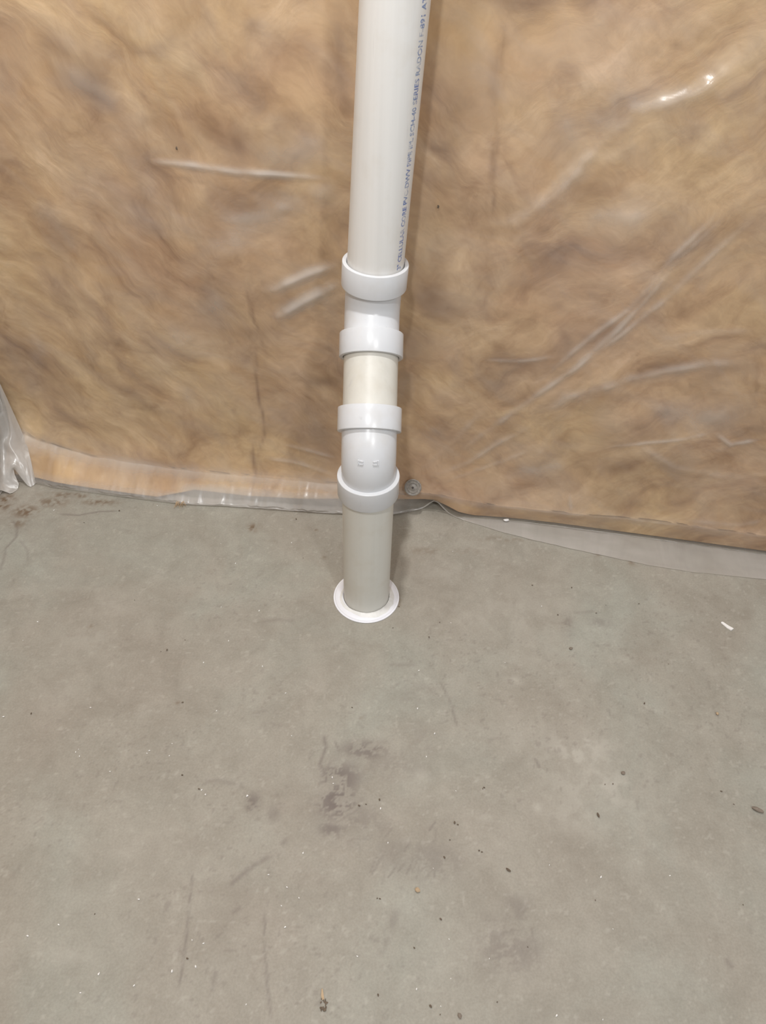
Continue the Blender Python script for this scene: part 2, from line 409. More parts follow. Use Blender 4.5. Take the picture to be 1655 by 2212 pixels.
for px, py, rx, ry, s in [(1250, 1620, 90, 60, .40), (1290, 1700, 100, 80, .36), (1260, 1760, 80, 40, .30), (1110, 1600, 60, 50, .12), (1100, 1330, 120, 60, .20), (1160, 1400, 120, 40, .15),
                          (240, 1310, 60, 28, .22), (190, 1380, 60, 40, .18), (130, 1490, 60, 40, .14), (80, 1760, 60, 40, .1), (480, 1280, 90, 40, .14), (300, 1840, 200, 80, .08),
                          (495, 1628, 10, 8, .35), (910, 1680, 18, 16, .3), (1105, 1470, 20, 10, .35), (1162, 1745, 10, 12, .35), (1048, 1765, 16, 9, .25), (877, 1812, 7, 8, .35), (1060, 1860, 60, 60, .06),
                          (960, 1240, 100, 20, .15), (150, 2060, 50, 20, .16), (500, 2080, 60, 60, .08), (1345, 1425, 30, 10, .2)]:
    pale = np.maximum(pale, s * fl_blob(px, py, rx, ry) * (0.45 + 1.1 * sstep(.38, .62, rough_n)))
for px, py, rx, ry, s in [(55, 1105, 28, 14, .75), (110, 1085, 35, 10, .6), (215, 1085, 40, 7, .6), (10, 1085, 20, 18, .9), (40, 1130, 18, 10, .5), (150, 1070, 60, 6, .6), (548, 1140, 14, 9, .7),
                          (700, 1206, 6, 4, .6), (683, 1145, 4, 3, .5), (385, 1518, 5, 5, .45), (920, 1190, 40, 8, .25), (1085, 1165, 60, 6, .25), (1010, 1190, 30, 8, .2), (862, 1300, 5, 14, .4),
                          (1290, 1198, 8, 5, .4), (1365, 1215, 10, 6, .4), (100, 1581, 5, 5, .35), (783, 1552, 6, 7, .35), (196, 1352, 6, 4, .4), (80, 1512, 4, 4, .35), (500, 1735, 90, 30, .05)]:
    dirt = np.maximum(dirt, s * fl_blob(px, py, rx, ry, 0, 1.3) * (0.25 + 1.0 * sstep(.42, .60, fine_n)))
# fine pits and grit marks scattered over the slab
pits = sstep(.735, .80, nz3.fbm(X * 120, Y * 120, 2, .5)) * (0.25 + 0.5 * sstep(.45, .65, nz.fbm(X * 5, Y * 5, 3, .5)))
stain = np.maximum(stain, 0.35 * pits)
lightp = sstep(.77, .83, nz.fbm(X * 110 + 40, Y * 110, 2, .5)); pale = np.maximum(pale, 0.30 * lightp)
Zf = -0.0006 * sstep(0.2, .8, stain) + 0.0006 * (nz.fbm(X * 9, Y * 9, 3, .5) - .5)
floor = grid_mesh('floor', np.stack([X, Y, Zf], -1), MAT_FLOOR, {'stain': np.clip(stain, 0, 1), 'pale': np.clip(pale, 0, 1), 'dirt': np.clip(dirt, 0, 1)})
floor['kind'] = 'structure'
del X, Y, PXX, PYY, stain, pale, dirt, rough_n, fine_n, wisp, pits, lightp, Zf

# ------------------------------------------------------------------ foundation walls behind the insulation
def slab_box(name, corners_lo, thick, h0, h1, mat):
    (ax, ay), (bx, by) = corners_lo; t = np.array([bx - ax, by - ay]); t = t / np.linalg.norm(t); n = np.array([-t[1], t[0]]) * thick
    bm = bmesh.new(); vs = []
    for z in (h0, h1):
        for p in ((ax, ay), (bx, by), (bx + n[0], by + n[1]), (ax + n[0], ay + n[1])): vs.append(bm.verts.new((p[0], p[1], z)))
    for f in ((0, 1, 2, 3), (7, 6, 5, 4), (0, 4, 5, 1), (1, 5, 6, 2), (2, 6, 7, 3), (3, 7, 4, 0)): bm.faces.new([vs[i] for i in f])
    o = bm_obj(name, bm, mat, smooth=False); o['kind'] = 'structure'; return o
U_L = -1.075          # corner of the room, along the back wall
a = W(U_L - 0.10, 0, -0.10); b = W(3.0, 0, -0.10); slab_box('wall_back', ((a[0], a[1]), (b[0], b[1])), 0.15, 0, 2.4, MAT_FOUND)
a = W(U_L - 0.10, 0, 3.2); b = W(U_L - 0.10, 0, -0.10); slab_box('wall_left', ((a[0], a[1]), (b[0], b[1])), 0.15, 0, 2.4, MAT_FOUND)

# ------------------------------------------------------------------ the wall covering: profile of the draped sheet, top to bottom
def P_bot(px, py):     # floor point -> (u, d)
    q = on_floor(px, py) - WO; return (q @ wt, q @ wn)
D_B = 0.028
crease = [on_wall(px, py, D_B) for px, py in [(50, 936), (85, 951), (200, 986), (400, 1017), (600, 1036), (700, 1044), (800, 1050), (880, 1062)]]
crease += [on_wall(px, py, 0.022) for px, py in [(935, 1070), (1080, 1096), (1200, 1110), (1350, 1124), (1500, 1142), (1655, 1165)]]
crease = sorted(crease); cu, cv = np.array(crease).T
cd = np.interp(cu, [-1.1, .10, .16, 1.2], [D_B, D_B, 0.022, 0.016])
edge = sorted(P_bot(px, py) for px, py in [(81, 1046), (120, 1055), (200, 1066), (300, 1079), (400, 1091), (500, 1096), (600, 1103), (700, 1110), (780, 1114), (850, 1113), (900, 1105), (935, 1099), (960, 1108), (1000, 1125), (1090, 1152), (1150, 1167), (1250, 1190), (1330, 1208), (1400, 1222), (1500, 1238), (1655, 1252)])
eu, ed = np.array(edge).T
fu = np.array([-1.2, .12, .20, .26, .32, .38, .45, .52, 3]); fold_d = np.array([9, 9, 0.034, 0.024, 0.014, 0.008, 0.004, 0.002, 0.002])   # where the sheet meets the floor on the right

WN = Noise(5); WN2 = Noise(12)
def PXL(lst, d=0.0): return [on_wall(px, py, d) for px, py in lst]
# creases pulled into the sheet: points in the photo, half width (m), height (m), milkiness
RIDGES = [
 ([(300, 343), (420, 355), (560, 375), (735, 392)], .0055, .0055, .55),
 ([(560, 628), (640, 604), (745, 566)], .010, .010, .50),
 ([(585, 690), (650, 655), (750, 606)], .011, .011, .50),
 ([(560, 455), (650, 440), (745, 400)], .016, .006, .28),
 ([(930, 1022), (1059, 929), (1151, 866), (1239, 803), (1336, 712), (1472, 556), (1655, 395)], .006, .006, .38),
 ([(1140, 850), (1240, 760), (1361, 665), (1468, 545), (1600, 420)], .005, .005, .30),
 ([(1190, 842), (1341, 725), (1470, 618), (1655, 455)], .006, .006, .32),
 ([(915, 1030), (1010, 1000), (1083, 955), (1180, 910)], .006, .006, .22),
 ([(905, 1018), (980, 955), (1060, 870)], .006, .004, .15),
 ([(937, 1042), (1083, 1000), (1150, 975)], .005, .005, .22),
 ([(1180, 900), (1225, 862), (1366, 820), (1531, 788), (1655, 780)], .010, .007, .35),
 ([(1419, 742), (1500, 722), (1655, 714)], .008, .005, .25),
 ([(1288, 970), (1482, 949), (1541, 934)], .004, .004, .25), ([(1541, 934), (1580, 960), (1655, 948)], .005, .005, .28),
 ([(1035, 780), (1120, 782), (1208, 770)], .004, .004, .25),
 ([(1655, 96), (1583, 146), (1489, 206), (1372, 253), (1278, 342), (1208, 421), (1114, 487), (927, 518)], .014, .013, .30),
 ([(1655, 50), (1560, 170), (1480, 230)], .02, .006, .15),
 ([(250, 800), (420, 725), (520, 600)], .030, .007, .18),
 ([(560, 985), (650, 1000), (735, 1022)], .006, .005, .2), ([(600, 960), (735, 990)], .006, .004, .15),
 ([(1360, 950), (1460, 1010), (1655, 1045)], .010, .004, .12), ([(1440, 1120), (1600, 1128), (1655, 1120)], .007, .005, .25),
 ([(1230, 1060), (1235, 1100)], .004, .003, .2), ([(220, 200), (330, 420), (480, 560)], .025, .006, .10),
 ([(60, 60), (230, 130), (300, 260)], .02, .005, .10), ([(1085, 40), (1078, 210), (1060, 330), (1068, 440)], .006, -.005, .0),
 ([(1020, 60), (1090, 240)], .012, .003, .1), ([(540, 350), (640, 330), (720, 290)], .020, .002, .24), ([(450, 470), (560, 472), (650, 440)], .014, .002, .26), ([(80, 420), (125, 500), (150, 560)], .020, .001, .2), ([(1130, 320), (1290, 262), (1480, 205)], .030, .003, .30),
 ([(1250, 470), (1420, 470)], .014, .002, .24), ([(1350, 560), (1460, 630)], .014, .002, .2), ([(1080, 1030), (1160, 1018), (1240, 1005)], .014, .0, .28), ([(910, 920), (990, 985)], .018, .0, .2), ([(380, 850), (460, 860)], .018, 0, .18), ([(570, 895), (640, 905)], .016, 0, .18),
 ([(100, 130), (230, 210), (330, 260)], .02, .002, .2), ([(420, 560), (500, 520), (540, 430)], .02, .001, .2), ([(1380, 870), (1500, 905), (1655, 880)], .02, .001, .22), ([(1210, 180), (1330, 260)], .02, .001, .16), ([(930, 260), (960, 420)], .02, .001, .14),
 ([(20, 640), (90, 760), (40, 900)], .015, .006, .12), ([(130, 330), (400, 560)], .03, .005, .10),
]
RID = [(PXL(p), w_, h, z) for p, w_, h, z in RIDGES]
cap_u, cap_v = on_wall(892, 1053, 0.036)
def wrinkle(u, v, ridges=True):
    d = 0.016 * (WN.fbm(u * 3.1, v * 3.1, 3, .5) - .5) + 0.007 * (WN2.fbm(u * 11 + v * 4, v * 11 - u * 5, 3, .55) - .5)
    hz = np.zeros_like(d)
    if ridges:
        uu = u + 0.012 * (WN.fbm(u * 7 + 50, v * 7, 2) - .5); vv = v + 0.012 * (WN2.fbm(u * 7, v * 7 + 50, 2) - .5)
        for pts, wd, h, z in RID:
            dist, t = seg_dist(uu, vv, pts); k = np.exp(-(dist / wd) ** 2) * (sstep(0, .25, t) * sstep(0, .25, 1 - t))
            var = .55 + .8 * sstep(.30, .70, WN.fbm(u * 13 + 9, v * 13, 3, .6)); d = d + .62 * h * k * var; hz = np.maximum(hz, .85 * z * var * np.exp(-(dist / (wd * 1.5)) ** 2) * sstep(0, .3, t) * sstep(0, .3, 1 - t))
        r = np.hypot(u - cap_u, v - cap_v)
        pull = np.exp(-(r / .035) ** 2); d = d * (1 - pull) + 0.004 * pull
    return d, hz
def profile(u, ns, extra=0.0, ins=False):
    """u: (n,), returns d, v, s arrays (ns rows x n)"""
    vb = np.interp(u, cu, cv); db = np.interp(u, cu, cd); de = np.interp(u, eu, ed); dc = np.minimum(np.interp(u, fu, fold_d), de)
    zc = 0.010 - 0.008 * sstep(.16, .30, u)
    n1, n2, n3 = ns
    rows = []
    t = np.linspace(0, 1, n1)[:, None]; t = 1 - (1 - t) ** 1.35
    V1 = 2.25 * (1 - t) + vb[None] * t
    D1 = db[None] * np.exp(-np.maximum(V1 - vb[None], 0) / .055)
    t2 = np.linspace(0, 1, n2 + 1)[1:, None]
    belly = np.where(u > .12, 0.006, 0.007)[None] * np.sin(np.pi * t2)
    V2 = vb[None] * (1 - t2) + zc[None] * t2 + belly; D2 = db[None] * (1 - t2) + dc[None] * t2 + belly * .6
    t3 = np.linspace(0, 1, n3 + 1)[1:, None]
    D3 = dc[None] * (1 - t3) + np.maximum(de, dc + .002)[None] * t3
    V3 = zc[None] * (1 - t3) + (0.0028 + 0.0) * t3 + 0 * u[None]
    lf = 1 - sstep(.16, .26, u)[None]; V3 = lf * (zc[None] - 0.004 * t3) + (1 - lf) * V3
    return np.concatenate([D1, D2, D3]), np.concatenate([V1, V2, V3])

# insulation batts, one between each pair of studs
SEAMS = [-1.070, -0.865, -0.322, 0.220, 0.765, 1.300, 1.85]
BLABEL = ['narrow tan fibreglass batt behind the sheet in the left corner', 'tan fibreglass batt behind the sheet, left of the seam that runs left of the pipe',
          'tan fibreglass batt behind the sheet directly behind the white pipe', 'tan fibreglass batt behind the sheet, just right of the pipe and metal cap',
          'tan fibreglass batt behind the sheet near the right edge of the photo', 'tan fibreglass batt behind the sheet at the upper far right of the wall']
DARKS = [(548, 690, 4, 70, .5, .03), (553, 880, 3, 90, .6, .03), (560, 1000, 4, 30, .5, .03), (1062, 330, 6, 70, .4, .03), (1068, 430, 6, 30, .4, 0), (205, 215, 60, 24, .55, -.7), (115, 80, 40, 30, .35, 0), (480, 300, 60, 22, .35, -.5), (310, 110, 60, 18, .4, .2), (205, 205, 25, 60, .4, 0), (545, 50, 18, 22, .4, 0), (515, 310, 22, 30, .5, .2), (560, 440, 90, 30, .25, 0), (1160, -5, 110, 26, .55, 0),  # the narrow upright ones paint shading into the batt seams
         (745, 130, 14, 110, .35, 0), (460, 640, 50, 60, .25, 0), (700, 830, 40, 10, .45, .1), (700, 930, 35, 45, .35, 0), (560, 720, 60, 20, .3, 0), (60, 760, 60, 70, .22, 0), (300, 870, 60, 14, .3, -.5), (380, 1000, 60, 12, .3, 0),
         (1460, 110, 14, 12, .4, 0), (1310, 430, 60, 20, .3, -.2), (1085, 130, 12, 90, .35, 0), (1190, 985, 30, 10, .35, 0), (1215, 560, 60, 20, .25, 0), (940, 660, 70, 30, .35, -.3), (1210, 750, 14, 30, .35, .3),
         (1330, 1010, 70, 20, .35, 0), (1460, 1015, 30, 20, .35, 0), (1320, 1090, 60, 22, .3, 0), (1560, 810, 50, 20, .35, .4), (1590, 500, 70, 20, .2, .5), (1480, 610, 30, 20, .2, 0), (950, 325, 40, 12, .4, -.3), (1300, 700, 30, 14, .2, 0), (880, 760, 30, 120, .25, 0)]  # dark fibre patches; those close beside the pipe paint in its soft shadow
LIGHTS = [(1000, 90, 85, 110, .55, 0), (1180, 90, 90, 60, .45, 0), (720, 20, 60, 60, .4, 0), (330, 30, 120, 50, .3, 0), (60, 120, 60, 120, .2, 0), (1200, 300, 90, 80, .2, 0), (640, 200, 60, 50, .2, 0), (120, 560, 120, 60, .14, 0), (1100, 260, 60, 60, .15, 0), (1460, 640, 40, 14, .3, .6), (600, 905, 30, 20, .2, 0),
          (170, 985, 90, 22, .45, -.15), (300, 1035, 110, 26, .5, -.1), (120, 1000, 60, 40, .3, 0), (600, 1075, 50, 14, .3, 0), (1000, 1090, 60, 10, .45, -.2), (1150, 1115, 90, 10, .35, -.1)]  # peach fibre patches; the lowest also paint the highlight along the bulging bottom strip
def wall_blob(U, V, px, py, rx, ry, ang):
    c = on_wall(px, py); sx = abs(on_wall(px + rx, py)[0] - c[0]); sy = abs(on_wall(px, py + ry)[1] - c[1])
    ca, sa = math.cos(ang), math.sin(ang); a_ = ((U - c[0]) * ca + (V - c[1]) * sa) / sx; b_ = (-(U - c[0]) * sa + (V - c[1]) * ca) / sy
    return np.exp(-(a_ * a_ + b_ * b_))
for i in range(6):
    u0, u1 = SEAMS[i], SEAMS[i + 1]; n = int((u1 - u0) / .007)
    u = np.linspace(u0 + .00002, u1 - .00002, n); D, V = profile(u, (230, 12, 1)); D = D[:-1]; V = V[:-1]
    U = np.repeat(u[None], D.shape[0], 0) + 0.004 * np.sin(V * 5)
    wr, _ = wrinkle(U, V, False)
    # below the crease the batt swells out under the sheet and stops short of its edge
    below = np.zeros(D.shape); below[230:] = np.linspace(0, 1, D.shape[0] - 230)[:, None]
    short = np.interp(u, [-1.1, -.6, -.5, -.35, -.2, 0, .15, .3], [.93, .97, .62, .70, .66, .5, .45, .9])[None]
    Dm = D.copy(); Vm = V.copy()
    db = D[229][None]; vb = V[229][None]
    t = below * short
    Dm[230:] = (db + (D[-1][None] - db) * t)[230:]; Vm[230:] = (vb + (V[-1][None] - vb) * t)[230:]
    fl = 1 - sstep(0, .03, np.minimum(U - u0, u1 - U)) ; fl *= (0.35 if i in (0, 3, 4, 5) else 0.8)
    edge_r = np.where((U > -.6) & (U < .5), 1.0, .35)
    Dd = Dm + wr * (1 - below) - 0.006  - 0.004 * (WN.fbm(U * 24, V * 24, 3, .6)) * (1 - below)
    Vm = np.maximum(Vm, 0.004)
    front = WO + wt * U[..., None] + wn * Dd[..., None]; front[..., 2] = Vm
    back_b = front[-1:].copy(); back_b = WO + wt * U[-1:][..., None] + wn * -0.085 + 0 * back_b; back_b[..., 2] = 0.004
    back_t = WO + wt * U[:1][..., None] + wn * -0.085; back_t[..., 2] = V[0][None]
    Pg = np.concatenate([back_t, front, back_b, back_t])
    Pg = np.concatenate([(WO + wn * -.085 + wt * u0 + (Pg[:, :1] - Pg[:, :1]) + np.array([0, 0, 1]) * Pg[:, :1, 2:3]), Pg, (WO + wn * -.085 + wt * u1 + (Pg[:, :1] - Pg[:, :1]) + np.array([0, 0, 1]) * Pg[:, -1:, 2:3])], 1)
    q = Pg - WO; UV = np.stack([q @ wt, Pg[..., 2], 0 * Pg[..., 0]], -1)
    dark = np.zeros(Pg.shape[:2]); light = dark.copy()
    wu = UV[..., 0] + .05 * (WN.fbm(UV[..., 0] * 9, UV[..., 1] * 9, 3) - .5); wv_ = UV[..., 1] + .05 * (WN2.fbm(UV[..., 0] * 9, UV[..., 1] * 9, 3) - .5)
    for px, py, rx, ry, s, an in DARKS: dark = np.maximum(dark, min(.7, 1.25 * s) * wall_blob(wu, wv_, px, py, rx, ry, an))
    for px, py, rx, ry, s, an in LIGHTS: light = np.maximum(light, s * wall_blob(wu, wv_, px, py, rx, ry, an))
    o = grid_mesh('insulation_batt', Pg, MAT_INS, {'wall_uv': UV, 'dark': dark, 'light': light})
    sharp_border(o, *Pg.shape[:2])
    tag(o, BLABEL[i], 'insulation', 'insulation batts between the studs')

# polyethylene over the back wall
u = np.concatenate([np.arange(-1.075, 1.25, .0036), np.arange(1.25, 2.9, .02)])
NS = (560, 26, 22)
D, V = profile(u, NS); U = np.repeat(u[None], D.shape[0], 0)
wr, hz = wrinkle(U, V, True)
row = np.arange(D.shape[0])[:, None]
on_face = (row < NS[0]) * 1.0; fade = np.clip((NS[0] - row) / 20.0, 0, 1)
low = 1 - fade
D2 = D + wr * fade + (low * (row < NS[0] + NS[1])) * (0.005 * (WN.fbm(U * 16, V * 30, 3, .6) - .5) + 0.002 * (WN2.fbm(U * 70, V * 40, 2, .6) - .5))
flap = (row >= NS[0] + NS[1]) * 1.0
tf = np.clip((row - NS[0] - NS[1]) / NS[2], 0, 1)
de = np.interp(u, eu, ed)[None]
right = sstep(.13, .24, U)
V2 = V + flap * right * (0.003 * np.maximum(0, WN.fbm(U * 14, D * 30, 3, .5) - .42) + 0.0006 * WN2.fbm(U * 40, D * 40, 2)) * np.sin(np.pi * tf) \
    + np.clip((row - NS[0]) / float(NS[1]), 0, 1) ** 2 * 0.026 * np.exp(-((U - .185) / .028) ** 2)
edge_k = (1 - right) * np.exp(-((row - NS[0] - NS[1]) / 9.0) ** 2)
D2 = D2 + edge_k * 0.006 * (WN2.fbm(U * 55, 0 * U + 3, 3, .6) - .5)
V2 = V2 + edge_k * 0.006 * (WN.fbm(U * 60, 0 * U + 8, 3, .6) - .45)
D2 = D2 + flap * tf * 0.006 * (WN.fbm(U * 14, 0 * U, 3, .6) - .5) * right
V2 = V2 + (1 - right) * low * 0.003 * (WN2.fbm(U * 50, 0 * U, 2) - .5)
V2 = np.maximum(V2, 0.0016)
haze = hz * on_face
cr_row = np.exp(-(np.where(row < NS[0], row - NS[0], (row - NS[0]) * 2.0) / 14.0) ** 2)
leftm = 1 - sstep(.05, .15, U)
haze = np.maximum(haze, cr_row * (0.34 * leftm + .12 * (1 - leftm)))
t2r = np.clip((row - NS[0]) / float(NS[1]), 0, 1) * (row >= NS[0])
haze = np.maximum(haze, leftm * sstep(.60, .86, t2r) * (0.26 + .42 * sstep(-.62, -.50, U)))
haze = np.maximum(haze, (1 - leftm) * flap * (0.36 + .25 * WN.fbm(U * 12, D * 30, 3)))
haze = np.maximum(haze, leftm * sstep(.15, .6, t2r) * sstep(-.56, -.50, U) * .50 + leftm * t2r * sstep(-.02, .04, U) * .3)
haze = np.clip(haze + .09 * (WN.fbm(U * 2.3, V * 2.3 + 9, 3) - .5), 0, .97)
Pm = WO + wt * U[..., None] + wn * D2[..., None]; Pm[..., 2] = V2
sheet = grid_mesh('plastic_sheet', Pm, MAT_POLY, {'wall_uv': np.stack([U, V2, D2], -1), 'haze': haze})
tag(sheet, 'large clear plastic vapour barrier sheet over the tan insulation on the back wall', 'plastic sheet')

# sheet on the side wall, meeting in the left corner in a loose fold
tipf = on_floor(78, 1046); notch = on_floor(30, 1014, 0.045)
wl = -wn                                                      # side wall runs along wn towards the room
def WL(dist, z, out):                                         # point along the side wall
    p = W(U_L, z, dist) + wt * out; return p
st = []
cB = W(*on_wall(50, 936, D_B), D_B)
cA = W(U_L + .008, .45, .006)
st.append([W(U_L + .008, 2.25, .006), cA, (cA + cB) / 2 + [0, 0, .03], cB + wn * .002, (cB * .5 + tipf * .5) + wt * .004 + [0, 0, .01], tipf + [0, 0, .004]])
p2 = on_floor(62, 1050, .004)
st.append([WL(.03, 2.25, .010), WL(.035, .45, .014), WL(.04, .17, .028), cB + wn * .05 - wt * .012 + [0, 0, -.004], (cB * .45 + p2 * .55) + wn * .012 + [0, 0, .008], p2])
st.append([WL(.06, 2.25, .004), WL(.06, .45, .004), WL(.07, .17, .012), WL(.09, .09, .018), notch + [0, 0, .018], notch])
lob = on_floor(40, 1052, .004)
st.append([WL(.11, 2.25, .008), WL(.12, .45, .010), WL(.13, .15, .022), WL(.145, .07, .026), lob + [-.03, 0, .02], lob])
l2 = on_floor(22, 1066, .004)
st.append([WL(.18, 2.25, .004), WL(.19, .45, .006), WL(.20, .12, .020), WL(.205, .05, .03), l2 + [-.02, 0, .010], l2])
l3 = on_floor(-4, 1074, .004)
st.append([WL(.27, 2.25, .008), WL(.28, .45, .010), WL(.30, .10, .020), WL(.30, .04, .03), l3 + [-.01, 0, .008], l3])
st.append([WL(1.0, 2.25, .006), WL(1.0, .45, .008), WL(1.0, .10, .020), WL(1.0, .04, .03), WL(1.0, .01, .05), WL(1.0, .003, .07)])
S = np.array(st)                                             # stations x points x 3
def resample(A, n, axis_):
    m = A.shape[axis_]; x = np.linspace(0, m - 1, n); A = np.moveaxis(A, axis_, 0); i = np.clip(np.floor(x).astype(int), 0, m - 2); t = (x - i).reshape((-1,) + (1,) * (A.ndim - 1))
    p0 = A[np.clip(i - 1, 0, m - 1)]; p1 = A[i]; p2_ = A[i + 1]; p3 = A[np.clip(i + 2, 0, m - 1)]
    k = 0.5
    m1 = (p2_ - p0) * k; m2 = (p3 - p1) * k
    R_ = (2 * t ** 3 - 3 * t ** 2 + 1) * p1 + (t ** 3 - 2 * t ** 2 + t) * m1 + (-2 * t ** 3 + 3 * t ** 2) * p2_ + (t ** 3 - t ** 2) * m2
    return np.moveaxis(R_, 0, axis_)
G = resample(resample(S, 90, 0), 110, 1); G = np.moveaxis(G, 0, 1)
r_i = np.linspace(0, 1, G.shape[0])[:, None]; c_i = np.linspace(0, 1, G.shape[1])[None]
G = G + wt * (0.006 * (WN.fbm(c_i * 22 + 0 * r_i, r_i * 9 + 0 * c_i, 3, .6) - .5) * sstep(0, .12, c_i))[..., None]
G[..., 2] = np.maximum(G[..., 2], 0.002)
hzl = 0.42 + .25 * WN.fbm(c_i * 14 + 0 * r_i, r_i * 16 + 0 * c_i, 3) + .2 * sstep(.6, .8, r_i + 0 * c_i)
qq = G - WO
sl = grid_mesh('plastic_sheet', G, MAT_POLY, {'wall_uv': np.stack([qq @ wn + 5, G[..., 2], 0 * G[..., 0]], -1), 'haze': np.clip(hzl, 0, .9)})
tag(sl, 'milky plastic sheet folded into the left corner, loose edge curling on the floor', 'plastic sheet')
# insulation behind the side sheet
u = np.linspace(.10, 1.6, 120); v = np.linspace(2.25, .02, 120)
UU, VV = np.meshgrid(u, v); Dl = -.006 + .008 * (WN.fbm(UU * 9, VV * 9, 3) - .5)
Pl = WO + wt * (U_L + Dl)[..., None] + wn * UU[..., None]; Pl[..., 2] = VV
back = Pl.copy() - wt * .075
n_r = Pl.shape[0]
ring = np.concatenate([back[:1], Pl, back[-1:]])
ring = np.concatenate([ring[:, :1] - wt * np.where(np.arange(ring.shape[0])[:, None, None] % (ring.shape[0] - 1) == 0, 0, .075), ring, ring[:, -1:] - wt * np.where(np.arange(ring.shape[0])[:, None, None] % (ring.shape[0] - 1) == 0, 0, .075)], 1)
qq = ring - WO
bl = grid_mesh('insulation_batt', ring, MAT_INS, {'wall_uv': np.stack([qq @ wn + 7, ring[..., 2], 0 * ring[..., 0]], -1), 'dark': np.zeros(ring.shape[:2]), 'light': .3 + np.zeros(ring.shape[:2])})
tag(bl, 'peach fibreglass batt on the side wall, glimpsed through the corner sheet', 'insulation', 'insulation batts between the studs')

# tuft of loose fibres poking out under the sheet
def fibre_tuft(px, py, n, length, seed, label):
    r = random.Random(seed); q0 = on_floor(px, py); bm = bmesh.new()
    for k in range(n):
        a0 = r.uniform(-1.3, 1.3); L = length * r.uniform(.5, 1.1); th = r.uniform(.0006, .0013)
        p = np.array([q0[0] + r.uniform(-.011, .011), q0[1] + .012 + r.uniform(-.004, .010), .004 + r.uniform(0, .010)])
        dr = np.array([math.sin(a0) * .35, -1, -.25 + r.uniform(-.2, .1)]); path = []
        for j in range(6):
            path.append(p.copy()); p = p + dr / 5 * L; dr = dr + np.array([r.uniform(-.3, .3), r.uniform(-.1, .2), r.uniform(-.15, .15)]); p[2] = max(p[2], .0012)
        rings = []
        for j, pp in enumerate(path):
            x, y, z = frame(path[min(j + 1, 5)] - path[max(j - 1, 0)]); rr = th * (1 - j / 7)
            rings.append([bm.verts.new(pp + x * rr * math.cos(2.1 * i) + y * rr * math.sin(2.1 * i)) for i in range(3)])
        for A, B in zip(rings[:-1], rings[1:]):
            for i in range(3): bm.faces.new((A[i], A[(i + 1) % 3], B[(i + 1) % 3], B[i]))
    o = bm_obj('fibre_tuft', bm, MAT_TAN); tag(o, label, 'insulation tuft', 'loose fibre tufts under the sheet edge')
fibre_tuft(388, 1092, 70, .024, 4, 'pale tan fibre tuft poking out under the sheet edge, nearer the left corner')
fibre_tuft(643, 1106, 34, .014, 9, 'small fibre tuft under the sheet edge just left of the pipe')

# ------------------------------------------------------------------ washer cap pinning the sheet
cap = empty('cap_nail', tuple(W(cap_u, cap_v, .036)))
tag(cap, 'round dull metal cap nail pinning the sheet low on the wall, right of the pipe', 'fastener')
cax = wn * .86 + np.array([0, 0, .5]); cax = cax / np.linalg.norm(cax)
prof = [(r_ * 1.3, h_) for r_, h_ in [(.001, .0030), (.0045, .0028), (.006, .0016), (.0085, .0012), (.0095, .0024), (.0115, .0026), (.0125, .0014), (.0150, .0016), (.0165, .0030), (.0178, .0022), (.0182, .0), (.001, -.0005)]]
disc = bm_obj('washer', lathe(prof, (0, 0, 0.0), cax, 48), MAT_METAL, cap)
bm_obj('nail_head', lathe([(.0002, .0052), (.0022, .0050), (.0030, .0040), (.0030, .0026), (.0002, .0024)], (0, 0, 0), cax, 24), MAT_HOLE, cap)

# ------------------------------------------------------------------ PVC riser
Y0, VZ, EE, SS, E2, HL, TT = 0.0156, 0.4662, 0.0512, 0.3109, 0.0537, 0.0502, math.radians(44.8)
RP, RB, RH = 0.0572, 0.0581, 0.0674
up = np.array([0, 0, 1.0]); d1 = np.array([-0.014, math.sin(TT), math.cos(TT)]); d1 /= np.linalg.norm(d1)
d2 = np.array([math.tan(math.radians(2.9)), 0.004, 1.0]); d2 /= np.linalg.norm(d2)
V1 = np.array([0, Y0, VZ]); V2_ = V1 + d1 * SS
root = empty('vent_pipe', (0, Y0, 0))
tag(root, 'tall white PVC vent pipe with two elbows, rising from the floor up the wall', 'pipe')
OFF = np.array([0, Y0, 0])
def part(name, bm, mat, parent=root):
    for v in bm.verts: v.co = Vector(v.co) - Vector(OFF)
    return bm_obj(name, bm, mat, parent)
lowp = part('pipe', lathe([(RP, .0), (RP, VZ - EE - .004), (RP - .005, VZ - EE - .004), (RP - .005, 0)], OFF, up), MAT_LOW)
lowp['label'] = 'short lower pipe length, duller white, standing in the floor flange'
q = V1 + d1 * (EE + .006); stub_len = SS - EE - E2 - .012
stub = part('pipe', lathe([(RP, .0), (RP, stub_len), (RP - .005, stub_len), (RP - .005, 0)], q, d1), MAT_STUB)
stub['label'] = 'short cream pipe length between the two elbows'
q = V2_ + d2 * (E2 + .006)
uppr = part('pipe', lathe([(RP, .0), (RP, 1.75), (RP - .005, 1.75), (RP - .005, 0)], q, d2), MAT_PIPE)
uppr['label'] = 'long upper pipe with blue print along its right side'

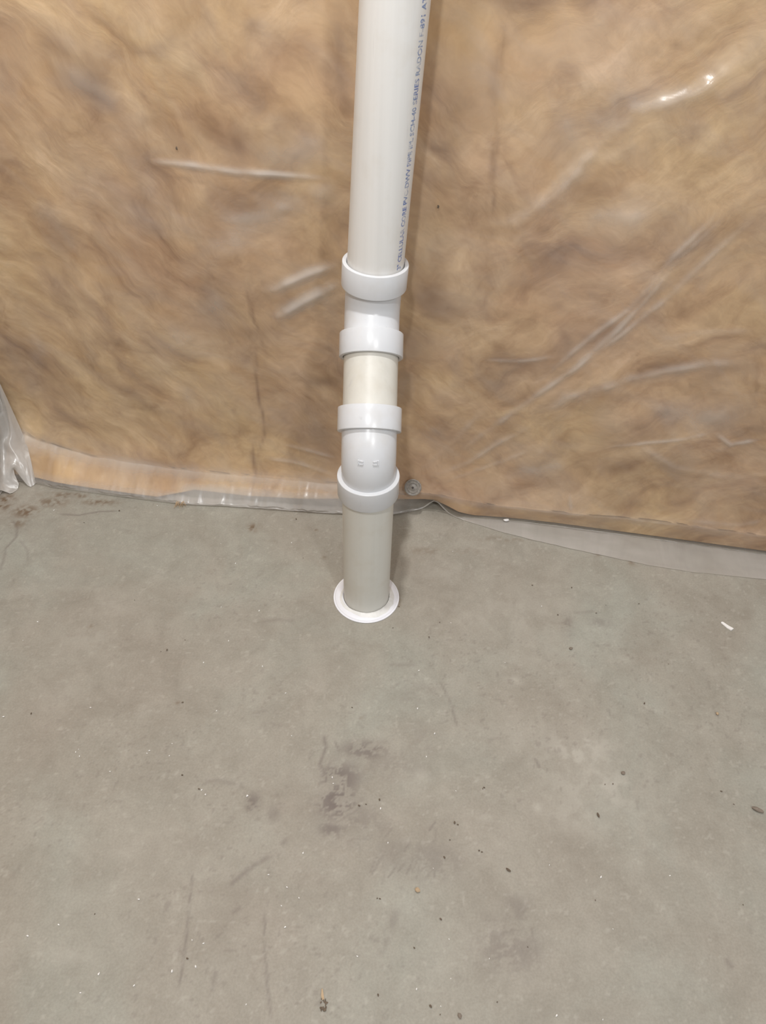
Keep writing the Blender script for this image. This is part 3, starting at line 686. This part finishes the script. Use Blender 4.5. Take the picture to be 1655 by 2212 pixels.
def fillet_path(a, v, b, e1, e2, n=14, T=.034):
    a = a / np.linalg.norm(a); b = b / np.linalg.norm(b)     # directions away from the vertex
    pts = [v + a * e1, v + a * (e1 * .9)]
    p0 = v + a * T; p1 = v + b * T
    for k in range(n + 1):
        t = k / n; pts.append((1 - t) ** 2 * p0 + 2 * t * (1 - t) * v + t * t * p1)
    pts += [v + b * (e2 * .9), v + b * e2]
    return pts
def hub(origin, direction, parent):
    """socket: starts at the body with a rounded shoulder, open at the far end"""
    L = HL; r0 = RB - .003
    pr = [(r0, -.0005)]
    for k in range(6):
        a_ = math.pi / 2 * k / 5; pr.append((RH - .0016 + .0016 * math.sin(a_), .0016 - .0016 * math.cos(a_)))
    pr += [(RH, L - .0014), (RH - .0005, L - .0004), (RH - .0014, L), (RP + .0026, L), (RP + .0014, L - .0015), (RP + .0007, L - .006), (RP + .0005, .004), (r0, .0035)]
    return part('socket', lathe(pr, origin, direction, 128), MAT_FIT, parent)
def elbow(v, a, b, ea, eb, label):
    body = part('elbow_fitting', sweep(fillet_path(a, v, b, ea + .001, eb + .001), RB, 128, RB - .006), MAT_FIT)
    body['label'] = label
    hub(v + a / np.linalg.norm(a) * ea, a, body); hub(v + b / np.linalg.norm(b) * eb, b, body)
    return body
eb1 = elbow(V1, -up, d1, EE, EE, 'lower white elbow with a socket at each end and two moulded marks on its front')
eb2 = elbow(V2_, -d1, d2, E2, E2, 'upper white elbow with a socket at each end, glossier white')

bpy.context.view_layer.update()
def cast(o, px, py):
    dg = bpy.context.evaluated_depsgraph_get(); bvh = BVHTree.FromObject(o, dg)
    mi = o.matrix_world.inverted(); r = Vector(ray(px, py)).normalized()
    loc, nor, _, _ = bvh.ray_cast(mi @ Vector(CAM), (mi.to_3x3() @ r))
    if loc is None: return None, None
    n = (o.matrix_world.to_3x3() @ nor).normalized()
    if n.dot(r) > 0: n = -n
    return o.matrix_world @ loc, n
# moulded marks: small flared blocks on the front of the lower elbow
for px, py, sgn in ((779.5, 999.5, 1), (811.5, 1000.5, -1)):
    loc, nor = cast(eb1, px, py)
    if loc is None: continue
    z = nor; x = Vector((1, 0, 0)); x = (x - z * x.dot(z)).normalized(); y = z.cross(x)
    bm = bmesh.new()
    def blk(x0, x1, y0a, y1a, y0b, y1b, h):
        vs = []
        for hh, s in ((-.0012, 1.0), (h, .78)):
            cx_ = (x0 + x1) / 2; cy_ = (y0a + y1a + y0b + y1b) / 4
            for X_, Y_ in ((x0, y0a), (x1, y0b), (x1, y1b), (x0, y1a)):
                vs.append(bm.verts.new(loc + x * sgn * (cx_ + (X_ - cx_) * s) + y * (cy_ + (Y_ - cy_) * s) + z * hh - root.location))
        for f in ((0, 1, 2, 3), (4, 5, 6, 7), (0, 4, 5, 1), (1, 5, 6, 2), (2, 6, 7, 3), (3, 7, 4, 0)): bm.faces.new([vs[i] for i in f])
    blk(-.0062, -.0040, -.0066, .0066, -.0050, .0050, .0022)
    blk(-.0042, .0062, .0018, .0052, .0010, .0036, .0020)
    blk(-.0042, .0062, -.0052, -.0018, -.0048, -.0012, .0020)
    bm_obj('moulded_mark', bm, MAT_FIT, eb1, smooth=False)

# blue print along the pipe, wrapped onto its surface
TXT = '3" CELLULAR CORE PVC-DWV PIPE IPL SCH-40 SERIES RADON F-891 AT 73F'
tc_ = bpy.data.curves.new('print_text', 'FONT'); tc_.body = TXT; tc_.size = 1.0; tc_.resolution_u = 2; tc_.offset = 0.028
to = bpy.data.objects.new('print_text', tc_); COL.objects.link(to)
bpy.context.view_layer.update()
me = bpy.data.meshes.new_from_object(to.evaluated_get(bpy.context.evaluated_depsgraph_get()))
bpy.data.objects.remove(to)
bm = bmesh.new(); bm.from_mesh(me); bpy.data.meshes.remove(me)
bmesh.ops.triangulate(bm, faces=bm.faces)
for _ in range(2): bmesh.ops.subdivide_edges(bm, edges=[e for e in bm.edges if abs(e.verts[0].co.y - e.verts[1].co.y) > .18], cuts=1)
xs = [v.co.x for v in bm.verts]; xmin, xmax = min(xs), max(xs)
xA, yA, zA = frame(d2)
base = V2_ + d2 * (E2 + HL)                       # rim of the top socket
LEN = 0.475                                       # from the rim up to beyond the frame
for v in bm.verts:
    s = (v.co.x - xmin) / (xmax - xmin); t_ = v.co.y / .72
    h = .004 + s * LEN
    # letters stand across the pipe, tops towards the left as the line is read upwards
    twist = 0.10 * s
    ang = math.radians(60) - t_ * (.0120 / RP) - twist * 0
    rr = RP + .00035
    dirn = -yA * math.cos(ang) + xA * math.sin(ang) if (yA[1] > 0) else yA * math.cos(ang) + xA * math.sin(ang)
    p = base + d2 * h + dirn * rr
    v.co = Vector(p - OFF)
pr = bm_obj('printed_lettering', bm, MAT_INK, uppr, smooth=False); pr['label'] = 'worn blue printed lettering running up the pipe'

# ------------------------------------------------------------------ floor flange and sealant
fl = empty('floor_flange', (0, Y0, 0))
tag(fl, 'flat white round plastic floor flange around the foot of the pipe', 'flange')
RO = .0835
rp = [(RP + .0012, .0005), (RP + .0012, .0070), (RP + .006, .0078), (RO - .014, .0072), (RO - .006, .0058), (RO - .0042, .0046), (RO - .0036, .0034), (RO - .0022, .0036), (RO - .0006, .0030), (RO, .0016), (RO - .0006, .0003)]
bm_obj('flange_plate', lathe(rp, (0, 0, 0), up, 128), MAT_RING, fl)
rs = Noise(77)
def wobf(r, h, a_):
    k = float(rs.fbm(np.array([6 + 2.2 * math.cos(a_)]), np.array([6 + 2.2 * math.sin(a_)]), 4, .6)[0]); k2 = float(rs.fbm(np.array([20 + 7 * math.cos(a_)]), np.array([3 + 7 * math.sin(a_)]), 3, .6)[0])
    # heavier on the right front; pulled off the pipe on the left
    g = .5 + .5 * math.cos(a_ - math.radians(-35)); wdt = .40 + .70 * g + .5 * (k - .5)
    left = math.exp(-((math.atan2(math.sin(a_ - math.radians(200)), math.cos(a_ - math.radians(200)))) / .5) ** 2)
    r2 = RP + .0004 + (r - RP) * wdt + .0040 * left
    return r2, .0068 + (h - .0068) * (.5 + .9 * g * k2 * 1.3) if h > .0068 else h
sp = [(RP + .0004, .0065)] + [(RP + .0006 + .0125 * t, .0068 + .0050 * (1 - t) ** .8 * (0.75 if t == 0 else 1)) for t in (0, .15, .3, .45, .6, .75, .9)] + [(RP + .0150, .0062)]
bd = bm_obj('sealant_bead', lathe(sp, (0, 0, 0), up, 160, wob=wobf), MAT_CAULK, fl); bd['label'] = 'uneven cream white sealant smeared round the pipe'

# ------------------------------------------------------------------ debris on the slab
def chip_mesh(name, size, seed, mat, flat=.4, jag=.35):
    r = random.Random(seed); bm = bmesh.new(); bmesh.ops.create_icosphere(bm, subdivisions=2, radius=1)
    for v in bm.verts:
        k = 1 + jag * (r.random() - .5); v.co = Vector((v.co.x * size[0] * k, v.co.y * size[1] * k, v.co.z * size[2] * k))
    zmin = min(v.co.z for v in bm.verts)
    for v in bm.verts: v.co.z -= zmin
    me = bpy.data.meshes.new(name); bm.to_mesh(me); bm.free(); me.materials.append(mat); return me
def thing_mesh(name, me, px, py, rz, label, cat, group=None, h=0.0008):
    o = bpy.data.objects.new(name, me); q = on_floor(px, py); o.location = (q[0], q[1], h); o.rotation_euler = (0, 0, rz); COL.objects.link(o)
    tag(o, label, cat, group); return o
# white sliver on the right
bm = bmesh.new(); out_ = [(-.0165, .0030), (-.0140, .0052), (.0010, .0040), (.0150, .0045), (.0135, -.0040), (.0030, -.0048), (-.0150, -.0012)]
top = [bm.verts.new((x, y, .0026 + .0012 * (x / .015))) for x, y in out_]; bot = [bm.verts.new((x * 1.03, y * 1.05, 0)) for x, y in out_]
bm.faces.new(top); bm.faces.new(bot[::-1])
for k in range(len(out_)): bm.faces.new((top[k], top[(k + 1) % 7], bot[(k + 1) % 7], bot[k]))
o = bm_obj('plastic_sliver', bm, MAT_WHITE, smooth=False); q = on_floor(1570, 1354); o.location = (q[0], q[1], .0009); o.rotation_euler = (0, 0, -.80)
tag(o, 'white plastic sliver lying flat on the floor at the right', 'plastic scrap')
thing_mesh('pebble', chip_mesh('pebble', (.0115, .0045, .0035), 3, MAT_STONE, jag=.2), 1636, 1751, -.45, 'oval grey-brown pebble on the floor near the right edge', 'pebble')
# splintered wood chip at the bottom
ch = empty('wood_chip', tuple(on_floor(697, 2160, .0008))); tag(ch, 'splintered wood chip with dark burnt end, on the floor at the bottom of the photo', 'wood chip')
bm = bmesh.new(); o6 = [(-.0030, .0150), (-.0012, .0165), (.0012, .0070), (.0030, .0010), (-.0005, -.0010), (-.0030, .0050)]
top = [bm.verts.new((x, y, .0022)) for x, y in o6]; bot = [bm.verts.new((x, y, 0)) for x, y in o6]; bm.faces.new(top); bm.faces.new(bot[::-1])
for k in range(6): bm.faces.new((top[k], top[(k + 1) % 6], bot[(k + 1) % 6], bot[k]))
bm_obj('wood_splinter', bm, MAT_TAN, ch, smooth=False)
rr_ = random.Random(5); bm = bmesh.new()
for k in range(16):
    c = Vector((.002 + rr_.uniform(-.0045, .0055), rr_.uniform(-.016, .002), .001)); s = rr_.uniform(.0010, .0024)
    m4 = Matrix.Translation(c) @ Matrix.Rotation(rr_.random() * 3, 4, 'Z') @ Matrix.Diagonal((s * 1.5, s * .8, s * .7, 1))
    bmesh.ops.create_icosphere(bm, subdivisions=1, radius=1, matrix=m4)
bm_obj('charred_end', bm, MAT_DARK, ch, smooth=False)
# single crumbs that can be told apart
thing_mesh('crumb', chip_mesh('crumb_white', (.0085, .0040, .0030), 11, MAT_WHITE), 1093, 1128, .1, 'bright white crumb on the loose plastic edge right of the pipe', 'crumb', h=.006)
thing_mesh('crumb', chip_mesh('crumb_tan', (.0042, .0050, .0030), 12, MAT_TAN), 902, 1924, .5, 'orange-tan crumb on the bare floor low in the middle', 'crumb')
thing_mesh('crumb', chip_mesh('crumb_dark', (.0050, .0022, .0020), 13, MAT_DARK), 1098, 1880, -.6, 'dark brown crumb on the floor right of centre, low in the photo', 'crumb')
thing_mesh('crumb', chip_mesh('crumb_dark', (.0048, .0036, .0022), 14, MAT_STONE), 1346, 1671, .3, 'grey crumb on the pale patch of floor at right', 'crumb')
thing_mesh('crumb', chip_mesh('crumb_dark', (.0022, .0050, .0020), 15, MAT_DARK), 1292, 1762, .2, 'thin dark crumb below the pale patch of floor at right', 'crumb')
thing_mesh('crumb', chip_mesh('crumb_tan', (.0035, .0035, .0025), 16, MAT_TAN), 1549, 1543, .5, 'pale orange crumb on the floor at the right, between the sliver and the pebble', 'crumb')
thing_mesh('crumb', chip_mesh('crumb_dark', (.0035, .0040, .0020), 17, MAT_STONE), 993, 2195, .5, 'reddish brown crumb at the very bottom of the floor, right of the wood chip', 'crumb')
thing_mesh('crumb', chip_mesh('crumb_dark', (.0045, .0035, .0025), 18, MAT_STONE), 1233, 1402, .5, 'brown crumb on the floor between the pipe foot and the white sliver', 'crumb')
for px, py, lab in ((381, 325, 'black fleck stuck to the wall sheet, left of the pipe above the pale crease'), (946, 452, 'black fleck stuck to the wall sheet, just right of the upper pipe')):
    u_, v_ = on_wall(px, py, .004); o = bpy.data.objects.new('fleck', chip_mesh('fleck', (.0020, .0012, .0034), px, MAT_DARK, jag=.5)); COL.objects.link(o)
    dd, _z = wrinkle(np.array([[u_]]), np.array([[v_]])); o.location = tuple(W(u_, v_, float(dd[0, 0]) + .0005)); tag(o, lab, 'fleck')
wm = [chip_mesh('white_speck', (.0018, .0011, .0009), 30 + k, MAT_WHITE, jag=.6) for k in range(4)]
dm = [chip_mesh('dark_speck', (.0022, .0014, .0010), 50 + k, MAT_DARK, jag=.6) for k in range(4)]
WS = [(82, 1344), (50, 1384), (440, 1432), (567, 1440), (617, 1498), (468, 1536), (630, 1590), (196, 1529), (8, 1549), (164, 1625), (170, 1619), (172, 1634), (318, 1628), (323, 1622), (372, 1607), (366, 1633), (238, 1667), (436, 1707), (444, 1717), (535, 1719),
      (718, 1680), (720, 1693), (534, 1720), (655, 1843), (580, 1890), (620, 1917), (646, 1940), (608, 1957), (60, 2022), (127, 1998), (300, 1943), (415, 2031), (290, 2129), (372, 2098), (423, 2088), (214, 2104), (174, 2145), (616, 2003), (532, 2170), (772, 2066), (440, 2038),
      (902, 1531), (939, 1585), (905, 1449), (921, 1635), (974, 1346), (1091, 1432), (822, 1747), (985, 1709), (838, 1821), (936, 1876), (1187, 1869), (1324, 2007), (1057, 2071), (974, 2114), (1202, 2194), (1302, 2203), (1447, 1892), (1298, 1895), (952, 2174), (900, 2137), (970, 2029), (477, 1175), (630, 1173), (509, 1218), (560, 1320), (478, 1312), (494, 1385), (978, 1192), (117, 1103), (340, 1093), (1170, 1310)]
rr_ = random.Random(2)
for k, (px, py) in enumerate(WS):
    o = bpy.data.objects.new('white_speck', wm[k % 4]); q = on_floor(px, py); o.location = (q[0], q[1], .0008); s = rr_.uniform(.55, 1.25); o.scale = (s, s, s); o.rotation_euler = (0, 0, rr_.random() * 6.3); COL.objects.link(o)
    tag(o, 'tiny white speck of plastic dust on the concrete floor', 'speck', 'white specks scattered on the floor')
DS = [(361, 1405), (430, 1705), (348, 1408), (400, 1383), (291, 1297), (205, 1975), (405, 2071), (776, 1741), (791, 1738), (950, 1345), (927, 1377), (1205, 1329), (1288, 1325), (1309, 1308), (1380, 1305), (1235, 1270), (1307, 1695), (1043, 1704), (1046, 1702), (1324, 1694), (1585, 1738), (982, 1778), (989, 1782), (1035, 1838), (1041, 1841), (972, 1815), (960, 1853), (895, 2048), (817, 2150), (930, 2174), (951, 2192), (1605, 1955), (1392, 1520), (1444, 1435), (862, 1311), (849, 1357), (655, 1206), (182, 1130), (1286, 1945), (815, 1941), (821, 1942), (952, 1986), (1074, 2165), (1140, 2046), (1558, 1710), (395, 1518), (68, 1542), (394, 1675), (761, 1529), (820, 1728), (1150, 1090 + 175), (258, 1104), (640, 1122)]
for k, (px, py) in enumerate(DS):
    o = bpy.data.objects.new('dark_speck', dm[k % 4]); q = on_floor(px, py); o.location = (q[0], q[1], .0008); s = rr_.uniform(.5, 1.2); o.scale = (s, s, s); o.rotation_euler = (0, 0, rr_.random() * 6.3); COL.objects.link(o)
    tag(o, 'tiny dark brown speck of grit on the concrete floor', 'speck', 'dark specks scattered on the floor')
